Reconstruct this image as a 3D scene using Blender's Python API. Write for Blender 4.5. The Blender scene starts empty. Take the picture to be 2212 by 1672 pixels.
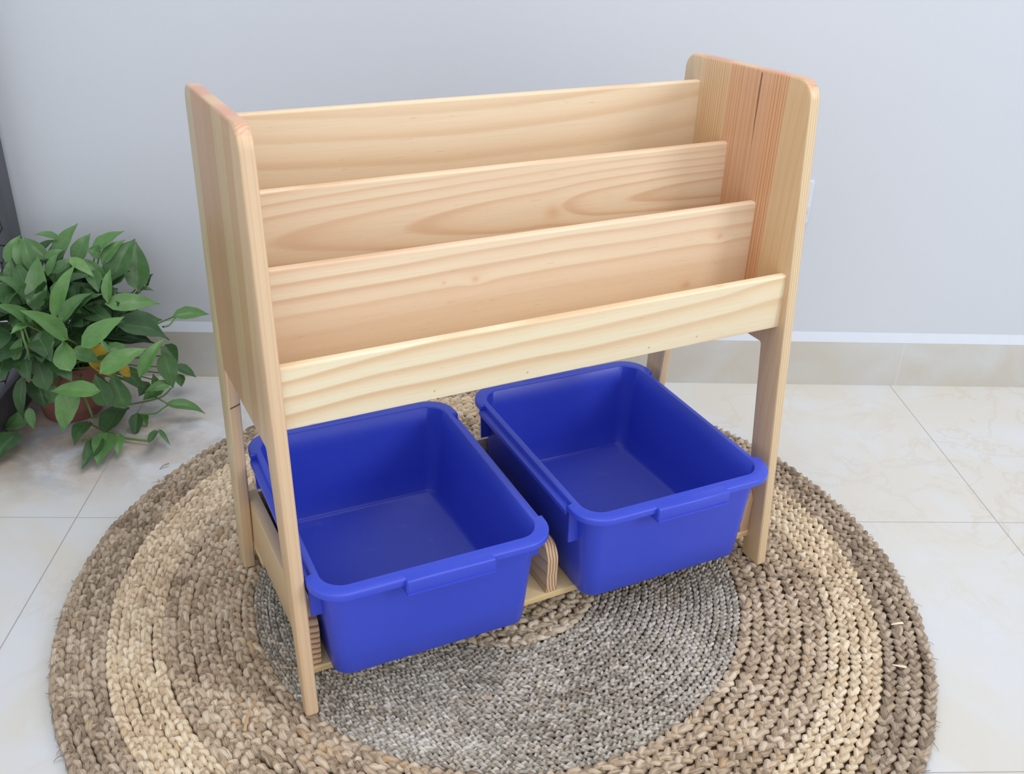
import bpy, bmesh, math, random
import numpy as np
from mathutils import Vector, Matrix
from mathutils.geometry import tessellate_polygon

# ------------------------------------------------------------------ camera, light, exposure
scene = bpy.context.scene
COL = scene.collection
F_PX, PITCH, ROLL, YAW = 2113.99, 0.501439, 0.04226, 0.0614885
CAM = Vector((0.0, -2.10957, 1.1407))
cy_, sy_ = math.cos(YAW), math.sin(YAW)
cp_, sp_ = math.cos(PITCH), math.sin(PITCH)
cr_, sr_ = math.cos(ROLL), math.sin(ROLL)
r0 = Vector((cy_, -sy_, 0)); fh = Vector((sy_, cy_, 0))
FW = fh * cp_ + Vector((0, 0, -sp_)); up0 = fh * sp_ + Vector((0, 0, cp_))
RT = r0 * cr_ + up0 * sr_; UP = -r0 * sr_ + up0 * cr_
cam_data = bpy.data.cameras.new('camera')
cam_data.sensor_fit = 'HORIZONTAL'; cam_data.sensor_width = 36.0
cam_data.lens = F_PX / 2212 * 36.0
cam_data.clip_start = 0.05; cam_data.clip_end = 100
cam = bpy.data.objects.new('camera', cam_data); COL.objects.link(cam)
m3 = Matrix((RT, UP, -FW)).transposed()
cam.matrix_world = Matrix.Translation(CAM) @ m3.to_4x4()
scene.camera = cam

world = bpy.data.worlds.new('room_light'); scene.world = world
world.use_nodes = True
wn = world.node_tree.nodes; wl = world.node_tree.links
bg = wn['Background']
bg.inputs['Color'].default_value = (0.93, 0.96, 1.0, 1)
# more daylight reaches the corner from the open side of the room (behind the camera)
tc = wn.new('ShaderNodeTexCoord'); sp = wn.new('ShaderNodeSeparateXYZ'); ma = wn.new('ShaderNodeMath'); ma.operation = 'MULTIPLY_ADD'
wl.new(tc.outputs['Generated'], sp.inputs[0]); wl.new(sp.outputs['Y'], ma.inputs[0])
ma.inputs[1].default_value = -0.50; ma.inputs[2].default_value = 0.80
wl.new(ma.outputs[0], bg.inputs['Strength'])

def area(name, loc, target, sx, sy, power, color, spread=180):
    d = bpy.data.lights.new(name, 'AREA'); d.shape = 'RECTANGLE'
    d.size = sx; d.size_y = sy; d.energy = power; d.color = color; d.spread = math.radians(spread)
    o = bpy.data.objects.new(name, d); COL.objects.link(o)
    o.location = loc
    o.rotation_euler = (Vector(target) - Vector(loc)).to_track_quat('-Z', 'Y').to_euler()
    return o
area('window_daylight', (6.4, -4.24, 3.75), (0.1, -0.7, 0.35), 2.0, 2.6, 168, (1.0, 0.98, 0.96))
area('ceiling_lamp', (0.25, -0.95, 2.75), (0.2, -0.9, 0.0), 1.3, 1.3, 24, (1.0, 0.97, 0.93))

vs = scene.view_settings
vs.view_transform = 'Standard'; vs.look = 'None'; vs.exposure = -0.10; vs.gamma = 1.0
vs.use_curve_mapping = False
scene.display_settings.display_device = 'sRGB'

# ------------------------------------------------------------------ helpers
def at(px, py, y=None, z=None):
    d = FW * F_PX + RT * (px - 1106) - UP * (py - 836)
    t = (y - CAM.y) / d.y if y is not None else (z - CAM.z) / d.z
    return CAM + d * t

def srgb(r, g, b):
    f = lambda c: (c / 255 / 12.92) if c / 255 <= 0.04045 else ((c / 255 + 0.055) / 1.055) ** 2.4
    return (f(r), f(g), f(b), 1.0)

def tag(o, label=None, cat=None, group=None, kind=None):
    if label: o['label'] = label
    if cat: o['category'] = cat
    if group: o['group'] = group
    if kind: o['kind'] = kind
    return o

def empty(name, loc=(0, 0, 0), rz=0.0):
    o = bpy.data.objects.new(name, None); COL.objects.link(o)
    o.location = loc; o.rotation_euler = (0, 0, rz); o.empty_display_size = 0.05
    return o

def link(name, me, mat, parent=None, smooth=40):
    if mat is not None and len(me.materials) == 0: me.materials.append(mat)
    if smooth:
        me.shade_smooth(); me.set_sharp_from_angle(angle=math.radians(smooth))
    o = bpy.data.objects.new(name, me); COL.objects.link(o)
    if parent is not None: o.parent = parent
    return o

def mesh_from(verts, faces, name='m'):
    me = bpy.data.meshes.new(name); me.from_pydata([tuple(v) for v in verts], [], faces)
    me.update(); me.validate(); return me

def fix_normals(me):
    bm = bmesh.new(); bm.from_mesh(me); bmesh.ops.recalc_face_normals(bm, faces=bm.faces[:]); bm.to_mesh(me); bm.free()
    return me

def fillet(pts, rad, n=7):
    out = []; N = len(pts)
    for i in range(N):
        p = Vector(pts[i]); a = Vector(pts[i - 1]); b = Vector(pts[(i + 1) % N]); r = rad[i]
        if r <= 0: out.append(p.copy()); continue
        u = (a - p).normalized(); v = (b - p).normalized()
        ang = u.angle(v); L = r / math.tan(ang / 2)
        L = min(L, 0.48 * (a - p).length, 0.48 * (b - p).length); r = L * math.tan(ang / 2)
        c = p + (u + v).normalized() * (r / math.sin(ang / 2))
        s = p + u * L - c; e = p + v * L - c
        k = max(1, n)
        a0 = math.atan2(s.y, s.x); a1 = math.atan2(e.y, e.x)
        da = (a1 - a0 + math.pi) % (2 * math.pi) - math.pi
        for j in range(k + 1):
            t = a0 + da * j / k; out.append(c + Vector((math.cos(t), math.sin(t))) * r)
    return out

def offset_loop(P, d):
    N = len(P); area_ = sum(P[i - 1].x * P[i].y - P[i].x * P[i - 1].y for i in range(N))
    sgn = 1 if area_ > 0 else -1; out = []
    for i in range(N):
        a = (P[i] - P[i - 1]); b = (P[(i + 1) % N] - P[i])
        if a.length < 1e-9: a = b
        if b.length < 1e-9: b = a
        na = Vector((-a.y, a.x)).normalized(); nb = Vector((-b.y, b.x)).normalized()
        n = na + nb; n = n.normalized() if n.length > 1e-6 else na
        k = 1.0 / max(0.5, n.dot(na)); out.append(P[i] + n * sgn * d * k)
    return out

def prism(P, c0, c1, r, fn, seg=3):
    """outline P (2D) swept from c0 to c1 with edges rounded by r; fn(a,b,c)->xyz"""
    rings = []
    if r > 0:
        for j in range(seg + 1):
            t = math.pi / 2 * j / seg; rings.append((r * (1 - math.sin(t)), c0 + r * (1 - math.cos(t))))
        for j in range(seg + 1):
            t = math.pi / 2 * (1 - j / seg); rings.append((r * (1 - math.sin(t)), c1 - r * (1 - math.cos(t))))
    else: rings = [(0, c0), (0, c1)]
    V = []; Fc = []; N = len(P)
    for ins, c in rings:
        Q = offset_loop(P, ins) if ins > 1e-7 else P
        V += [fn(q.x, q.y, c) for q in Q]
    for k in range(len(rings) - 1):
        for i in range(N):
            j = (i + 1) % N; Fc.append((k * N + i, k * N + j, (k + 1) * N + j, (k + 1) * N + i))
    for k in (0, len(rings) - 1):
        base = k * N; loop = [Vector(v) for v in V[base:base + N]]
        for t in tessellate_polygon([loop]): Fc.append(tuple(base + i for i in t))
    return fix_normals(mesh_from(V, Fc))

def box(x0, x1, y0, y1, z0, z1, r=0.0, seg=2):
    P = fillet([(x0, y0), (x1, y0), (x1, y1), (x0, y1)], [r] * 4, 3) if r > 0 else [Vector(q) for q in ((x0, y0), (x1, y0), (x1, y1), (x0, y1))]
    return prism(P, z0, z1, r, lambda a, b, c: (a, b, c), seg)

# ------------------------------------------------------------------ tiny node language
class NT:
    def __init__(s, name):
        s.mat = bpy.data.materials.new(name); s.mat.use_nodes = True
        s.t = s.mat.node_tree; s.n = s.t.nodes; s.l = s.t.links
        s.bsdf = s.n['Principled BSDF']
    def put(s, sock, v):
        if isinstance(v, X): s.l.new(v.s, sock)
        else: sock.default_value = v
    def math(s, op, a, b=None, c=None, clamp=False):
        nd = s.n.new('ShaderNodeMath'); nd.operation = op; nd.use_clamp = clamp
        for i, v in enumerate((a, b, c)):
            if v is not None: s.put(nd.inputs[i], v)
        return X(s, nd.outputs[0])
    def coord(s, kind='Object'):
        nd = s.n.new('ShaderNodeTexCoord'); return X(s, nd.outputs[kind])
    def sep(s, v):
        nd = s.n.new('ShaderNodeSeparateXYZ'); s.put(nd.inputs[0], v); return [X(s, o) for o in nd.outputs]
    def comb(s, x, y, z):
        nd = s.n.new('ShaderNodeCombineXYZ')
        for i, v in enumerate((x, y, z)): s.put(nd.inputs[i], v)
        return X(s, nd.outputs[0])
    def noise(s, vec, scale=1.0, detail=3.0, rough=0.5, dist=0.0):
        nd = s.n.new('ShaderNodeTexNoise'); s.put(nd.inputs['Vector'], vec); s.put(nd.inputs['Scale'], scale)
        nd.inputs['Detail'].default_value = detail; nd.inputs['Roughness'].default_value = rough
        nd.inputs['Distortion'].default_value = dist; return X(s, nd.outputs['Fac'])
    def vor(s, vec, scale=1.0, feat='F1', out='Distance'):
        nd = s.n.new('ShaderNodeTexVoronoi'); nd.feature = feat; s.put(nd.inputs['Vector'], vec); nd.inputs['Scale'].default_value = scale
        return X(s, nd.outputs[out])
    def ramp(s, f, stops, interp='LINEAR'):
        nd = s.n.new('ShaderNodeValToRGB'); s.put(nd.inputs[0], f); e = nd.color_ramp.elements; nd.color_ramp.interpolation = interp
        stops = [(p, (c if isinstance(c, tuple) else (c, c, c, 1))) for p, c in stops]
        e[0].position, e[0].color = stops[0]; e[1].position, e[1].color = stops[-1]
        for p, c in stops[1:-1]:
            k = e.new(p); k.color = c
        return X(s, nd.outputs[0])
    def mix(s, f, a, b, mode='MIX'):
        nd = s.n.new('ShaderNodeMix'); nd.data_type = 'RGBA'; nd.blend_type = mode; nd.clamp_factor = True
        s.put(nd.inputs[0], f); s.put(nd.inputs[6], a); s.put(nd.inputs[7], b); return X(s, nd.outputs[2])
    def attr(s, name, out='Fac'):
        nd = s.n.new('ShaderNodeAttribute'); nd.attribute_name = name; return X(s, nd.outputs[out])
    def bump(s, h, strength=0.3, dist=0.001):
        nd = s.n.new('ShaderNodeBump'); nd.inputs['Strength'].default_value = strength; nd.inputs['Distance'].default_value = dist
        s.put(nd.inputs['Height'], h); s.l.new(nd.outputs[0], s.bsdf.inputs['Normal'])
    def out(s, col=None, rough=None, spec=None, **kw):
        if col is not None: s.put(s.bsdf.inputs['Base Color'], col)
        if rough is not None: s.put(s.bsdf.inputs['Roughness'], rough)
        if spec is not None: s.put(s.bsdf.inputs['Specular IOR Level'], spec)
        for k, v in kw.items(): s.put(s.bsdf.inputs[k.replace('_', ' ')], v)
        return s.mat
class X:
    def __init__(s, nt, sock): s.nt = nt; s.s = sock
    def __add__(a, b): return a.nt.math('ADD', a, b)
    def __radd__(a, b): return a.nt.math('ADD', b, a)
    def __sub__(a, b): return a.nt.math('SUBTRACT', a, b)
    def __rsub__(a, b): return a.nt.math('SUBTRACT', b, a)
    def __mul__(a, b): return a.nt.math('MULTIPLY', a, b)
    def __rmul__(a, b): return a.nt.math('MULTIPLY', b, a)
    def __truediv__(a, b): return a.nt.math('DIVIDE', a, b)
    def __neg__(a): return a.nt.math('MULTIPLY', a, -1.0)
    def f(a, op, b=None, clamp=False): return a.nt.math(op, a, b, clamp=clamp)

def simple(name, col, rough=0.5, spec=0.4, var=0.0, vscale=20, bump=0.0, bscale=300):
    m = NT(name); P = m.coord()
    c = col
    if var > 0:
        n = m.noise(P, vscale, 4)
        c = m.mix(n, tuple(v * (1 - var) for v in col[:3]) + (1,), tuple(min(1, v * (1 + var)) for v in col[:3]) + (1,))
    if bump > 0: m.bump(m.noise(P, bscale, 3), bump, 0.0006)
    return m.out(c, rough, spec)

# ------------------------------------------------------------------ room shell
TX0, TY0, TS = -0.72237, -0.56931, 0.6

def stone(m, P):
    a = m.noise(P, 2.3, 6, 0.55, 1.2); b = m.noise(P, 5.5, 5, 0.6, 0.8); c = m.noise(P, 1.1, 3)
    col = m.mix(m.ramp(a, [(0.42, 0.0), (0.60, 1.0)]), srgb(214, 218, 224), srgb(214, 211, 204))
    vein = m.ramp((b - 0.5).f('ABSOLUTE'), [(0.0, 1.0), (0.035, 0.0)]) * m.ramp(c, [(0.48, 0.0), (0.6, 0.6)])
    col = m.mix(vein, col, srgb(206, 197, 182))
    return col, m.noise(P, 55, 2)

def floor_mat():
    m = NT('marble_floor_tile'); P = m.coord(); x, y, z = m.sep(P)
    col, _ = stone(m, P)
    # small tone change from tile to tile and a thin dirty joint around each
    ix = ((x - TX0) / TS).f('FLOOR'); iy = ((y - TY0) / TS).f('FLOOR')
    off = m.comb(ix * 3.7, iy * 5.1, 0.0)
    t = m.noise(off, 1.7, 0)
    col = m.mix(t * 0.25, col, srgb(214, 213, 209))
    dx = (((x - TX0) / TS).f('FRACT') - 0.5).f('ABSOLUTE'); dy = (((y - TY0) / TS).f('FRACT') - 0.5).f('ABSOLUTE')
    g = dx.f('GREATER_THAN', 0.5 - 0.0017).f('MAXIMUM', dy.f('GREATER_THAN', 0.5 - 0.0014))
    col = m.mix(g * 0.9, col, srgb(158, 156, 152))
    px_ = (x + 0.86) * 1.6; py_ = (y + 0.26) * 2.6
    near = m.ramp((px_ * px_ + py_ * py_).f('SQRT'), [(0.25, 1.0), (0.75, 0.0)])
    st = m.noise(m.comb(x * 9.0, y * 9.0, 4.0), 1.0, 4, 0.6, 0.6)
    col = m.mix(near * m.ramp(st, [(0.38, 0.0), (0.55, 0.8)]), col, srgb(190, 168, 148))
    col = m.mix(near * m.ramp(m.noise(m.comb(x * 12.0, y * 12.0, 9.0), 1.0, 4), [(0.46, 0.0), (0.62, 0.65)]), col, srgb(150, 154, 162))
    # bits of dirt
    v = m.vor(P, 9.0); sel = m.noise(P, 7.0, 0)
    dirt = v.f('LESS_THAN', 0.018) * sel.f('GREATER_THAN', 0.5)
    col = m.mix(dirt * 0.7, col, srgb(120, 118, 116))
    m.bump((1 - g), 0.4, 0.0008)
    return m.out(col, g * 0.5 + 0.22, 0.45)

fl = mesh_from([(-3.2, -2.6, 0), (3.0, -2.6, 0), (3.0, 0.012, 0), (-3.2, 0.012, 0), (-3.2, -2.6, -0.02), (3.0, -2.6, -0.02), (3.0, 0.012, -0.02), (-3.2, 0.012, -0.02)],
               [(0, 1, 2, 3), (7, 6, 5, 4), (0, 4, 5, 1), (1, 5, 6, 2), (2, 6, 7, 3), (3, 7, 4, 0)])
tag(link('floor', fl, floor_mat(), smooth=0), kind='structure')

m = NT('wall_paint'); P = m.coord()
m.bump(m.noise(P, 420, 3), 0.22, 0.0006)
n = m.noise(P, 1.6, 4)
wall_m = m.out(m.mix(n, srgb(199, 204, 213), srgb(204, 209, 218)), 0.62, 0.25)
tag(link('wall_back', box(-3.2, 3.0, 0.01, 0.11, -0.02, 2.6), wall_m, smooth=0), kind='structure')

m = NT('skirting_tile'); P = m.coord(); x, y, z = m.sep(P)
a = m.noise(P, 4.0, 6, 0.55, 1.0)
col = m.mix(m.ramp(a, [(0.40, 0.0), (0.62, 1.0)]), srgb(200, 201, 201), srgb(195, 191, 182))
jf = (((x - TX0 - 0.012) / TS).f('FRACT') - 0.5).f('ABSOLUTE').f('GREATER_THAN', 0.5 - 0.0016)
col = m.mix(jf * 0.5, col, srgb(215, 216, 216))
sk_m = m.out(col, 0.3, 0.4)
tag(link('baseboard_back', box(-3.2, 3.0, 0.0, 0.012, 0.0, 0.1187), sk_m, smooth=0), kind='structure')
# sloped strip of white filler above the tiles
P2 = [Vector(q) for q in ((0.0, 0.1187), (0.011, 0.1187), (0.011, 0.141), (0.0092, 0.141))]
tag(link('trim_1', prism(P2, -3.2, 3.0, 0, lambda a, b, c: (c, a, b)), simple('white_filler', srgb(208, 215, 227), 0.6, 0.3, 0.03, 30), smooth=0), kind='structure')

# wall socket, its right edge shows past the rack
so = empty('wall_socket', (0.749, 0.01, 0.455))
tag(so, 'white wall socket plate on the wall behind the right side of the rack', 'socket')
plate_m = simple('white_plastic', srgb(208, 212, 222), 0.35, 0.4)
P2 = fillet([(-0.042, -0.04), (0.042, -0.04), (0.042, 0.063), (-0.042, 0.063)], [0.007] * 4, 5)
link('plate', prism(P2, -0.007, 0.0, 0.0025, lambda a, b, c: (a, c, b)), plate_m, so)
P2 = fillet([(0.018, -0.012), (0.038, -0.012), (0.038, 0.006), (0.018, 0.006)], [0.004] * 4, 4)
link('plug_cap', prism(P2, -0.014, -0.007, 0.002, lambda a, b, c: (a, c, b)), simple('grey_plastic', srgb(200, 205, 208), 0.4), so)

# ------------------------------------------------------------------ round braided rug
RUG = Vector((0.0745, -0.7525)); RUG_TOP = 0.012
def rug_mat(name, c_lo, c_mid, c_hi, red):
    m = NT(name); sh = m.attr('tone'); u, v, _ = m.sep(m.attr('strand_uv', 'Vector'))
    fib = m.noise(m.comb(u * 26.0, v * 20.0, sh * 37.0), 1.0, 3, 0.6)
    fib2 = m.noise(m.comb(u * 14.0, v * 5.0, sh * 11.0 + 5.0), 1.0, 2, 0.5)
    P = m.coord(); patch = m.noise(P, 6.0, 2)
    t = sh * 0.42 + fib * 1.0 + fib2 * 0.4 - 0.42 + (patch - 0.5) * 0.5
    col = m.ramp(t, [(0.12, c_lo), (0.5, c_mid), (0.85, c_hi)])
    col = m.mix(m.ramp(m.noise(m.comb(u * 5.0, sh * 50.0, 1.0), 1.0, 1), [(0.58, 0.0), (0.75, 0.6)]), col, red)
    crease = m.ramp(m.noise(m.comb(u * 30.0, v * 22.0, sh * 91.0), 1.0, 2, 0.7), [(0.3, 0.6), (0.44, 0.0)])
    col = m.mix(crease, col, c_lo)
    m.bump(m.noise(m.comb(u * 30.0, v * 26.0, sh * 37.0), 1.0, 2, 0.6), 1.0, 0.0016)
    return m.out(col, 0.62, 0.25)
tan_m = rug_mat('grey_tan_seagrass', srgb(116, 100, 84), srgb(186, 167, 146), srgb(218, 203, 184), srgb(184, 158, 122))
cream_m = rug_mat('cream_seagrass', srgb(184, 160, 132), srgb(236, 216, 186), srgb(248, 236, 214), srgb(222, 192, 152))
brown_m = rug_mat('warm_tan_seagrass', srgb(128, 110, 90), srgb(204, 183, 158), srgb(232, 217, 196), srgb(204, 168, 124))
grey_m = rug_mat('grey_seagrass', srgb(120, 111, 98), srgb(202, 194, 181), srgb(240, 236, 228), srgb(216, 192, 162))
core_m = rug_mat('pale_seagrass', srgb(146, 128, 108), srgb(214, 198, 174), srgb(238, 226, 206), srgb(210, 180, 144))
rng = np.random.default_rng(7)

def braid_band(r_in, r_out, rows, pitch, step, sides, height, mat, name, parent, wob=0.0022):
    w = (r_out - r_in) / rows
    Vs = []; Fs = []; UVs = []; Tn = []; base = 0
    for k in range(rows):
        R = r_in + (k + 0.5) * w
        n = max(24, int(2 * math.pi * R / step)); cyc = max(3, round(2 * math.pi * R / pitch))
        th = np.arange(n) / n * 2 * math.pi
        # gentle wander shared by the three strands, with a local swelling
        ph = rng.random(8) * 6.28; wan = sum(np.sin(th * q + ph[i]) for i, q in enumerate((3, 7, 13, 29))) * wob * 0.22
        swell = 1.02 + 0.05 * np.sin(th * 11 + ph[4]) + 0.05 * np.sin(th * 23 + ph[5]) + 0.05 * np.sin(th * 47 + ph[6])
        for s in range(3):
            a = th * cyc + s * 2 * math.pi / 3 + (0.55 * np.sin(th * 17 + ph[7]) + 0.3 * np.sin(th * 41 + ph[2]) + 0.22 * np.sin(th * 73 + ph[3]) + 0.16 * np.sin(th * 131 + ph[1] + s))
            ja = rng.normal(0, 1, n); ja = (np.roll(ja, 1) + ja + np.roll(ja, -1)) / 3
            jb = rng.normal(0, 1, n); jb = (np.roll(jb, 1) + jb + np.roll(jb, -1)) / 3
            lat = np.sin(a) * w * 0.30 * swell + wan + ja * w * 0.035
            ver = np.sin(2 * a) * height * 0.20 + jb * height * 0.04 + height * 0.5 + (0.0012 * np.sin(th * 5 + R * 40))
            # strand fattens where it passes over the top
            fat = 1.0 + 0.14 * np.sin(2 * a)
            ra = w * 0.25 * swell * fat; rb = height * 0.33 * fat
            rr = R + lat
            nrm = np.stack([np.cos(th), np.sin(th), np.zeros(n)], 1); upv = np.array([0, 0, 1.0])
            c = np.stack([RUG.x + rr * np.cos(th), RUG.y + rr * np.sin(th), ver], 1)
            tilt = np.cos(a) * 0.55
            seg_id = np.floor(a / math.pi + s * 0.37)
            tone_seg = (np.sin(seg_id * 12.9898 + s * 78.2 + k * 37.7) * 43758.5453) % 1.0
            for j in range(sides):
                b = 2 * math.pi * j / sides
                off_n = np.cos(b) * ra; off_z = np.sin(b) * rb
                rough = 1 + rng.normal(0, 0.07, n) + 0.10 * np.sin(th * R * 140 + j * 2.1 + s * 2)
                nn = off_n * np.cos(tilt * 0.3) * rough; zz = off_z * rough + off_n * np.sin(tilt) * 0.22
                Vs.append(c + nrm * nn[:, None] + upv * zz[:, None])
                UVs.append(np.stack([th * R, np.full(n, j / sides), np.zeros(n)], 1)); Tn.append(tone_seg)
            idx = base + np.arange(sides * n).reshape(sides, n)
            i0 = idx; i1 = np.roll(idx, -1, 0); i2 = np.roll(i1, -1, 1); i3 = np.roll(idx, -1, 1)
            Fs.append(np.stack([i0, i3, i2, i1], 2).reshape(-1, 4))
            base += sides * n
    V = np.concatenate(Vs); Fc = np.concatenate(Fs); UV = np.concatenate(UVs); T = np.concatenate(Tn)
    V[:, 2] = np.maximum(V[:, 2], 0.0012)
    me = bpy.data.meshes.new(name)
    me.vertices.add(len(V)); me.vertices.foreach_set('co', V.astype(np.float32).ravel())
    me.loops.add(len(Fc) * 4); me.loops.foreach_set('vertex_index', Fc.astype(np.int32).ravel())
    me.polygons.add(len(Fc)); me.polygons.foreach_set('loop_start', (np.arange(len(Fc)) * 4).astype(np.int32))
    me.polygons.foreach_set('loop_total', np.full(len(Fc), 4, np.int32))
    at_ = me.attributes.new('strand_uv', 'FLOAT_VECTOR', 'POINT'); at_.data.foreach_set('vector', UV.astype(np.float32).ravel())
    at_ = me.attributes.new('tone', 'FLOAT', 'POINT'); at_.data.foreach_set('value', T.astype(np.float32))
    me.update(calc_edges=True); me.materials.append(mat); me.shade_smooth()
    o = bpy.data.objects.new(name, me); COL.objects.link(o); o.parent = parent
    return o

rug = empty('round_rug', (0, 0, 0))
tag(rug, 'round braided seagrass rug with a cream ring and grey centre under the book rack', 'rug')
nb = 96
V = [(RUG.x, RUG.y, 0.003)] + [(RUG.x + 0.722 * math.cos(2 * math.pi * i / nb), RUG.y + 0.722 * math.sin(2 * math.pi * i / nb), 0.003) for i in range(nb)]
V += [(v[0], v[1], 0.0004) for v in V]
Fc = [(0, i + 1, (i + 1) % nb + 1) for i in range(nb)] + [(nb + 1, nb + 2 + (i + 1) % nb, nb + 2 + i) for i in range(nb)] + [(i + 1, nb + 2 + i, nb + 2 + (i + 1) % nb, (i + 1) % nb + 1) for i in range(nb)]
link('backing', mesh_from(V, Fc), simple('dark_fibre_backing', srgb(128, 112, 94), 0.9, 0.1, 0.2, 200), rug, 0)
braid_band(0.652, 0.731, 4, 0.054, 0.0042, 8, 0.0145, tan_m, 'outer_band', rug)
braid_band(0.5655, 0.652, 5, 0.054, 0.0042, 8, 0.0145, cream_m, 'cream_band', rug)
braid_band(0.421, 0.5655, 7, 0.054, 0.0042, 8, 0.0142, brown_m, 'inner_band', rug)
braid_band(0.173, 0.421, 22, 0.034, 0.0027, 7, 0.0120, grey_m, 'centre_band', rug, 0.001)
braid_band(0.004, 0.173, 7, 0.066, 0.0042, 8, 0.0145, core_m, 'core', rug)

# loose fibres standing off the weave and along the rim
def fibres(n, rmin, rmax, mat, name, lmin, lmax, edge=False):
    V = []; Fc = []
    R = random.Random(5 + n)
    for i in range(n):
        a = R.uniform(0, 2 * math.pi); r = R.uniform(rmin, rmax) if not edge else rmax + R.uniform(-0.006, 0.001)
        L = R.uniform(lmin, lmax); d = a + (R.choice((-1, 1)) * math.pi / 2 + R.gauss(0, 0.35) if not edge or R.random() < 0.55 else R.gauss(0, 0.8))
        x, y = RUG.x + r * math.cos(a), RUG.y + r * math.sin(a); z = 0.0118 + R.uniform(0, 0.002) - (0.004 if edge else 0)
        w = R.uniform(0.0006, 0.0017); bend = R.gauss(0, 0.7); lift = R.uniform(0.0, 0.005); base = len(V)
        K = 5
        for k in range(K):
            t = k / (K - 1); dd = d + bend * t
            px, py = -math.sin(dd), math.cos(dd); ww = w * (1 - 0.75 * t)
            zz = z + math.sin(t * math.pi * 0.9) * lift * (1 if not edge else 0.5) - (0.004 * t if edge else 0)
            V += [(x + px * ww, y + py * ww, zz), (x, y, zz + 0.0006), (x - px * ww, y - py * ww, zz)]
            x += math.cos(dd) * L / K; y += math.sin(dd) * L / K
        for k in range(K - 1):
            b = base + 3 * k; Fc += [(b, b + 3, b + 4, b + 1), (b + 1, b + 4, b + 5, b + 2)]
    tag(link(name, mesh_from(V, Fc), mat, rug, 0), kind='stuff')
fibres(170, 0.42, 0.56, simple('straw_warm', srgb(196, 168, 134), 0.6, 0.3, 0.2, 40), 'loose_fibre', 0.008, 0.02)
fibres(330, 0.17, 0.42, simple('straw_grey', srgb(188, 178, 162), 0.6, 0.3, 0.2, 40), 'loose_fibre', 0.005, 0.014)
fibres(140, 0.57, 0.65, simple('straw_cream', srgb(228, 208, 176), 0.6, 0.3, 0.1, 40), 'loose_fibre', 0.008, 0.02)
fibres(420, 0.7, 0.73, simple('straw_rim', srgb(150, 132, 114), 0.7, 0.2, 0.2, 40), 'loose_fibre', 0.008, 0.022, True)
# the few long blades one can make out
def blade(pts, w, mat, name='loose_blade'):
    V = []; Fc = []
    P = [Vector(p) for p in pts]
    for i, p in enumerate(P):
        d = (P[min(i + 1, len(P) - 1)] - P[max(i - 1, 0)]); n = Vector((-d.y, d.x, 0)).normalized(); t = i / (len(P) - 1)
        ww = w * (1 - 0.6 * t)
        V += [p + n * ww, p + Vector((0, 0, w * 0.5)), p - n * ww, p - Vector((0, 0, w * 0.35))]
    for i in range(len(P) - 1):
        for k in range(4):
            a = 4 * i + k; b = 4 * i + (k + 1) % 4; Fc.append((a, b, b + 4, a + 4))
    Fc += [(3, 2, 1, 0), (4 * len(P) - 4, 4 * len(P) - 3, 4 * len(P) - 2, 4 * len(P) - 1)]
    link(name, fix_normals(mesh_from(V, Fc)), mat, rug, 60)
sw = simple('straw_blade', srgb(200, 168, 128), 0.55, 0.3, 0.1, 40)
def g3(px, py, z=0.0145): p = at(px, py, z=z); return (p.x, p.y, p.z)
blade([g3(528, 1579), g3(533, 1555, .017), g3(541, 1530, .018), g3(555, 1508)], 0.0026, sw)
blade([g3(365, 1001, .008), g3(352, 1006, .006), g3(345, 1013, .003)], 0.0022, simple('straw_dark', srgb(140, 122, 104), 0.7, 0.2), 'loose_blade')
blade([g3(630, 1443), g3(612, 1441, .016), g3(605, 1441)], 0.0014, sw)
blade([g3(1766, 1149), g3(1770, 1140, .018), g3(1773, 1133, .016)], 0.0035, simple('straw_pale', srgb(232, 216, 188), 0.6))
blade([g3(1958, 1441), g3(1940, 1438, .017), g3(1928, 1436)], 0.0034, bpy.data.materials['straw_pale'])
blade([g3(1950, 1345), g3(1935, 1347, .017), g3(1925, 1349)], 0.0034, bpy.data.materials['straw_pale'])

# ------------------------------------------------------------------ wood
PALE, MID, TAN, PINK = srgb(226, 208, 174), srgb(222, 196, 158), srgb(204, 168, 126), srgb(214, 176, 144)

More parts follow.
